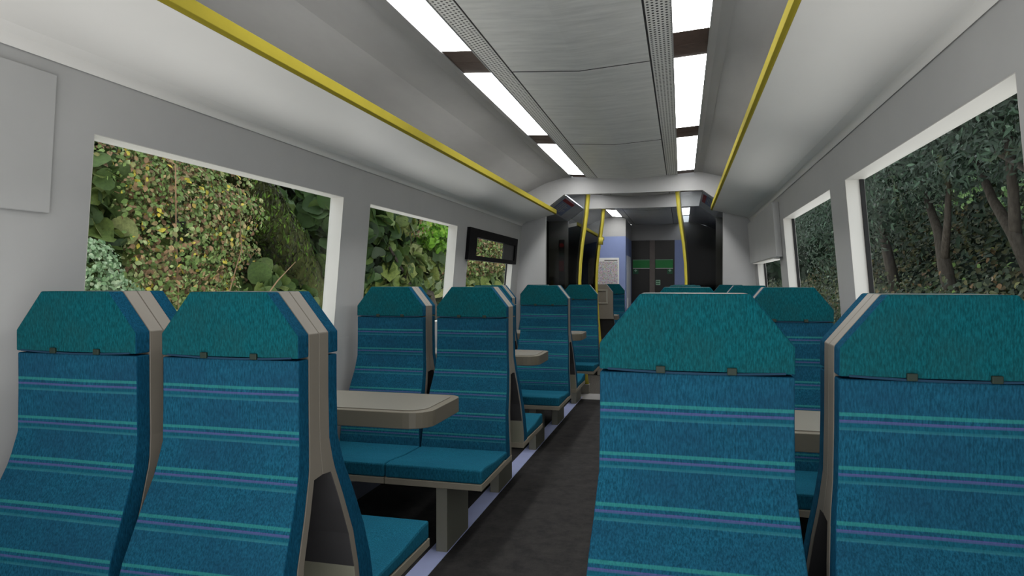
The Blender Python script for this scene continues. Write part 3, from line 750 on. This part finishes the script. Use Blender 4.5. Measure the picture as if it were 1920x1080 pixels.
# mossy leaning trunk
r = empty('mossy_trunk', (-3.9, 8.6, -1.2)); tag(r, 'leaning moss covered trunk slanting across the right of the nearest left window', 'tree trunk')
pts = [(-4.1, 4.9, 3.9), (-3.95, 5.9, 2.75), (-3.85, 6.75, 1.9), (-3.8, 7.6, .9), (-3.8, 8.3, -.2), (-3.85, 8.6, -1.2)]
b = Vector(r.location)
g = G(); g.tube([Vector(p)-b for p in pts], [.24, .27, .30, .33, .36, .40], 16); g.obj('trunk', M['mossbark'], r, smooth=True)
n = 11000; t = RNG.uniform(0, 3.6, n); i0 = t.astype(int); fr = (t-i0)[:, None]; A = np.array(pts)
C = A[i0]*(1-fr)+A[i0+1]*fr; an = RNG.uniform(0, 2*np.pi, n); rad = .30
tg = (A[i0+1]-A[i0]); tg /= np.linalg.norm(tg, axis=1)[:, None]; a1 = np.cross(tg, [1, 0, 0]); a1 /= np.linalg.norm(a1, axis=1)[:, None]; a2 = np.cross(tg, a1)
D = a1*np.cos(an)[:, None]+a2*np.sin(an)[:, None]
scatter('moss', 'narrow', C+D*rad-np.array(b), D, RNG.uniform(.04, .11, n), M['moss'], np.clip(RNG.normal(.38, .3, n), 0, 1), r, droop=2.5)
r = empty('fallen_branch', (-3.35, 9.4, 1.2)); tag(r, 'thin bare brown branch slanting down across the second left window', 'branch')
G().tube([(0, -.75, .72), (0, -.1, .25), (.02, .8, .15-.1), (.02, 1.1, -.35), (0, 1.4, -1.2), (-.1, 1.5, -2.4)], [.02, .04, .05, .05, .05, .05], 8).obj('limb', M['bark'], r, smooth=True)

# --- right: dark woodland on a rising bank
tag(terrain('wood_bank', lambda z: 4.6+.95*max(0, z+1.3)**.8, -2, 46, -1.3, 2.3, M['earthR'], 90, 14, .12, 8), 'dark wooded bank rising outside the right windows', 'bank', kind='structure')
tag(terrain('wood_backdrop', lambda z: 9.2, 2, 110, -1.3, 9.5, M['earthR'], 70, 20, .5, 9), 'dark depths of the wood behind the trees', 'woodland', kind='structure')
def tree(base, stems, label, crown, ncr):
    r = empty('woodland_tree', base); tag(r, label, 'tree', 'trees in the wood outside the right windows'); b = Vector(base)
    g = G()
    for st, rr in stems: g.tube([Vector(p)-b for p in st], rr, 10)
    g.obj('trunk', M['bark'], r, smooth=True)
    Ps, Ds = [], []
    for c, rad in crown: p, d = blob(ncr, c, rad, .35); Ps.append(p); Ds.append(d)
    P = np.concatenate(Ps); D = facing(np.concatenate(Ds), -1, .8)
    scatter('foliage', 'narrow', P-np.array(base), D, RNG.uniform(.10, .24, len(P)), M['woodleaf'], np.clip(RNG.normal(.45, .25, len(P)), 0, 1), r)
X = 4.95
tree((6.1, 10.1, 1.5), [([(6.1, 10.1, 1.2), (5.6, 10.15, 2.3), (5.35, 10.3, 3.0), (5.3, 10.35, 4.4)], [.15, .12, .10, .09]), ([(5.55, 10.15, 2.4), (5.35, 10.7, 2.9), (5.2, 11.6, 3.4)], [.07, .05, .03])],
     'nearest dark tree trunk at the right edge of the large right window', [((5.2, 10.2, 4.3), (.8, 1.3, .7)), ((5.0, 9.6, 3.5), (.4, .6, .4))], 900)
tree((6.1, 10.9, 1.5), [([(6.1, 10.9, 1.2), (5.6, 10.9, 2.3), (5.5, 10.95, 3.0), (5.45, 11.0, 4.5)], [.12, .10, .085, .07]), ([(5.65, 10.8, 2.25), (5.5, 10.4, 2.9)], [.05, .04])],
     'straight slim dark trunk just left of the nearest tree in the large right window', [((5.3, 11.2, 4.4), (.7, 1.0, .6))], 800)
tree((6.1, 12.2, 1.5), [([(6.1, 12.2, 1.2), (5.7, 12.2, 2.2), (5.6, 12.7, 2.8), (5.5, 13.2, 3.7)], [.13, .10, .07, .05]), ([(5.72, 12.2, 2.2), (5.6, 12.0, 2.9), (5.5, 12.0, 4.0)], [.09, .075, .06])],
     'forked dark trunk splitting low into a V in the middle of the large right window', [((5.4, 12.5, 4.0), (.7, 1.2, .6))], 900)
tree((5.7, 14.3, 1.0), [([(5.7, 14.3, .6), (5.45, 14.3, 1.7), (5.4, 14.5, 2.4), (5.3, 15.2, 3.5)], [.15, .13, .09, .05]), ([(5.44, 14.3, 1.9), (5.35, 13.9, 2.6), (5.3, 13.7, 3.6)], [.08, .06, .04])],
     'thick dark trunk with two stems at the left of the large right window', [((5.2, 14.6, 3.6), (.8, 1.6, .7))], 1100)
tree((5.9, 18.6, 1.0), [([(5.9, 18.6, .8), (5.6, 18.7, 2.4), (5.5, 19, 4.2)], [.15, .12, .07])],
     'dark leafy tree beyond, filling the second right window', [((5.2, 18.8, 3.2), (.9, 2.2, 1.1)), ((5.0, 22.5, 2.6), (.8, 2.4, 1.2))], 1300)
n = 20000
P = np.column_stack([RNG.uniform(0, 1, n)**.7*3.6, RNG.uniform(6.5, 36, n), np.zeros(n)]); P[:, 2] = -1.3+(P[:, 0]/.95)**1.25+RNG.uniform(-.05, .35, n); P[:, 0] += 4.55
o = scatter('undergrowth', 'ovate', P, np.tile([-.6, -.3, .8], (n, 1)), RNG.uniform(.07, .18, n), M['under'], np.clip(RNG.normal(.42, .24, n), 0, 1)); tag(o, 'dark brown and green undergrowth on the bank outside the right windows', 'undergrowth', kind='stuff')
n = 26000
P = np.column_stack([RNG.uniform(6.8, 9.0, n), RNG.uniform(7, 48, n), RNG.uniform(1.0, 8.0, n)])
o = scatter('woodland_foliage', 'narrow', P, np.tile([-.9, -.4, .3], (n, 1)), RNG.uniform(.16, .36, n), M['woodleaf'], np.clip(RNG.normal(.40, .22, n), 0, 1)); tag(o, 'dense dark green leaves deep in the wood outside the right windows', 'foliage', kind='stuff')
n = 16000
P = np.column_stack([RNG.uniform(4.5, 5.9, n), RNG.uniform(8, 34, n), RNG.uniform(.4, 4.6, n)])
P[:, 2] = RNG.uniform(3.0, 5.0, n)
Q = np.column_stack([RNG.uniform(4.45, 5.6, n), RNG.uniform(7, 34, n), RNG.uniform(-.6, 1.2, n)+.45*RNG.random(n)**3])
o = scatter('bramble_undergrowth', 'ovate', Q, np.tile([-.9, -.4, .5], (n, 1)), RNG.uniform(.05, .14, n), M['under'], np.clip(RNG.normal(.34, .27, n), 0, 1)); tag(o, 'rusty brown and green brambles low outside the right windows', 'undergrowth', kind='stuff')
o = scatter('woodland_foliage', 'narrow', P, np.tile([-.9, -.4, .3], (n, 1)), RNG.uniform(.09, .2, n), M['woodleaf'], np.clip(RNG.normal(.48, .24, n), 0, 1)); tag(o, 'nearer overhanging dark leaves outside the right windows', 'foliage', kind='stuff')
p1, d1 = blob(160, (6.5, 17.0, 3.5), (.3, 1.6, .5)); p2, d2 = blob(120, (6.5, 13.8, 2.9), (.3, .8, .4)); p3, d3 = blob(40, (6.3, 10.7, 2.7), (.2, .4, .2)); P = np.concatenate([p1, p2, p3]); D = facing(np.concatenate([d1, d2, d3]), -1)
o = scatter('painted_sunlight_leaves', 'ovate', P, D, RNG.uniform(.06, .14, len(P)), M['painted_sun'], RNG.random(len(P))); tag(o, 'patches of leaves with sunlight painted in brighter green between the dark trunks', 'foliage', kind='stuff')

n = 6000
P = np.column_stack([RNG.uniform(3.6, 9.4, n), RNG.uniform(36, 42, n), RNG.uniform(-1, 8.0, n)])
o = scatter('thicket', 'ovate', P, np.tile([-.3, -.9, .3], (n, 1)), RNG.uniform(.35, .7, n), M['woodleaf'], np.clip(RNG.normal(.40, .22, n), 0, 1)); tag(o, 'distant dark thicket closing the view through the last right window', 'foliage', kind='stuff')
# ------------------------------------------------------------------ daylight, added fill from below, and camera
w = bpy.data.worlds.new('sky_and_fill'); scene.world = w; w.use_nodes = True
bg = w.node_tree.nodes['Background']; bg.inputs[1].default_value = 1.4
wt = w.node_tree; tc = wt.nodes.new('ShaderNodeTexCoord'); sp = wt.nodes.new('ShaderNodeSeparateXYZ'); rp = wt.nodes.new('ShaderNodeMapRange')
rp.inputs['From Min'].default_value = -.35; rp.inputs['From Max'].default_value = .35
cr = wt.nodes.new('ShaderNodeValToRGB'); cr.color_ramp.elements[0].color = (1, .985, .96, 1); cr.color_ramp.elements[1].color = (.62, .66, .70, 1)  # lower half made brighter than the sky, added fill for rack undersides and ceiling
wt.links.new(tc.outputs['Generated'], sp.inputs[0]); wt.links.new(sp.outputs[2], rp.inputs['Value']); wt.links.new(rp.outputs[0], cr.inputs[0])
mg = wt.nodes.new('ShaderNodeVectorMath'); mg.operation = 'SCALE'; mg.inputs['Scale'].default_value = 1.5
wt.links.new(cr.outputs[0], mg.inputs[0]); wt.links.new(mg.outputs[0], bg.inputs[0])

cam = bpy.data.cameras.new('camera'); co = bpy.data.objects.new('camera', cam); COL.objects.link(co); scene.camera = co
cam.sensor_width = 36; cam.lens = 1253.99/1920*36; cam.clip_start = .05; cam.clip_end = 200
co.location = (.614, 0, 1.432); co.rotation_euler = (math.radians(90-.4694), 0, math.radians(14.2418))

vs = scene.view_settings; vs.view_transform = 'Standard'; vs.look = 'None'; vs.exposure = .46; vs.gamma = 1; vs.use_curve_mapping = False
scene.cycles.max_bounces = 8; scene.cycles.transparent_max_bounces = 16; scene.cycles.use_denoising = True
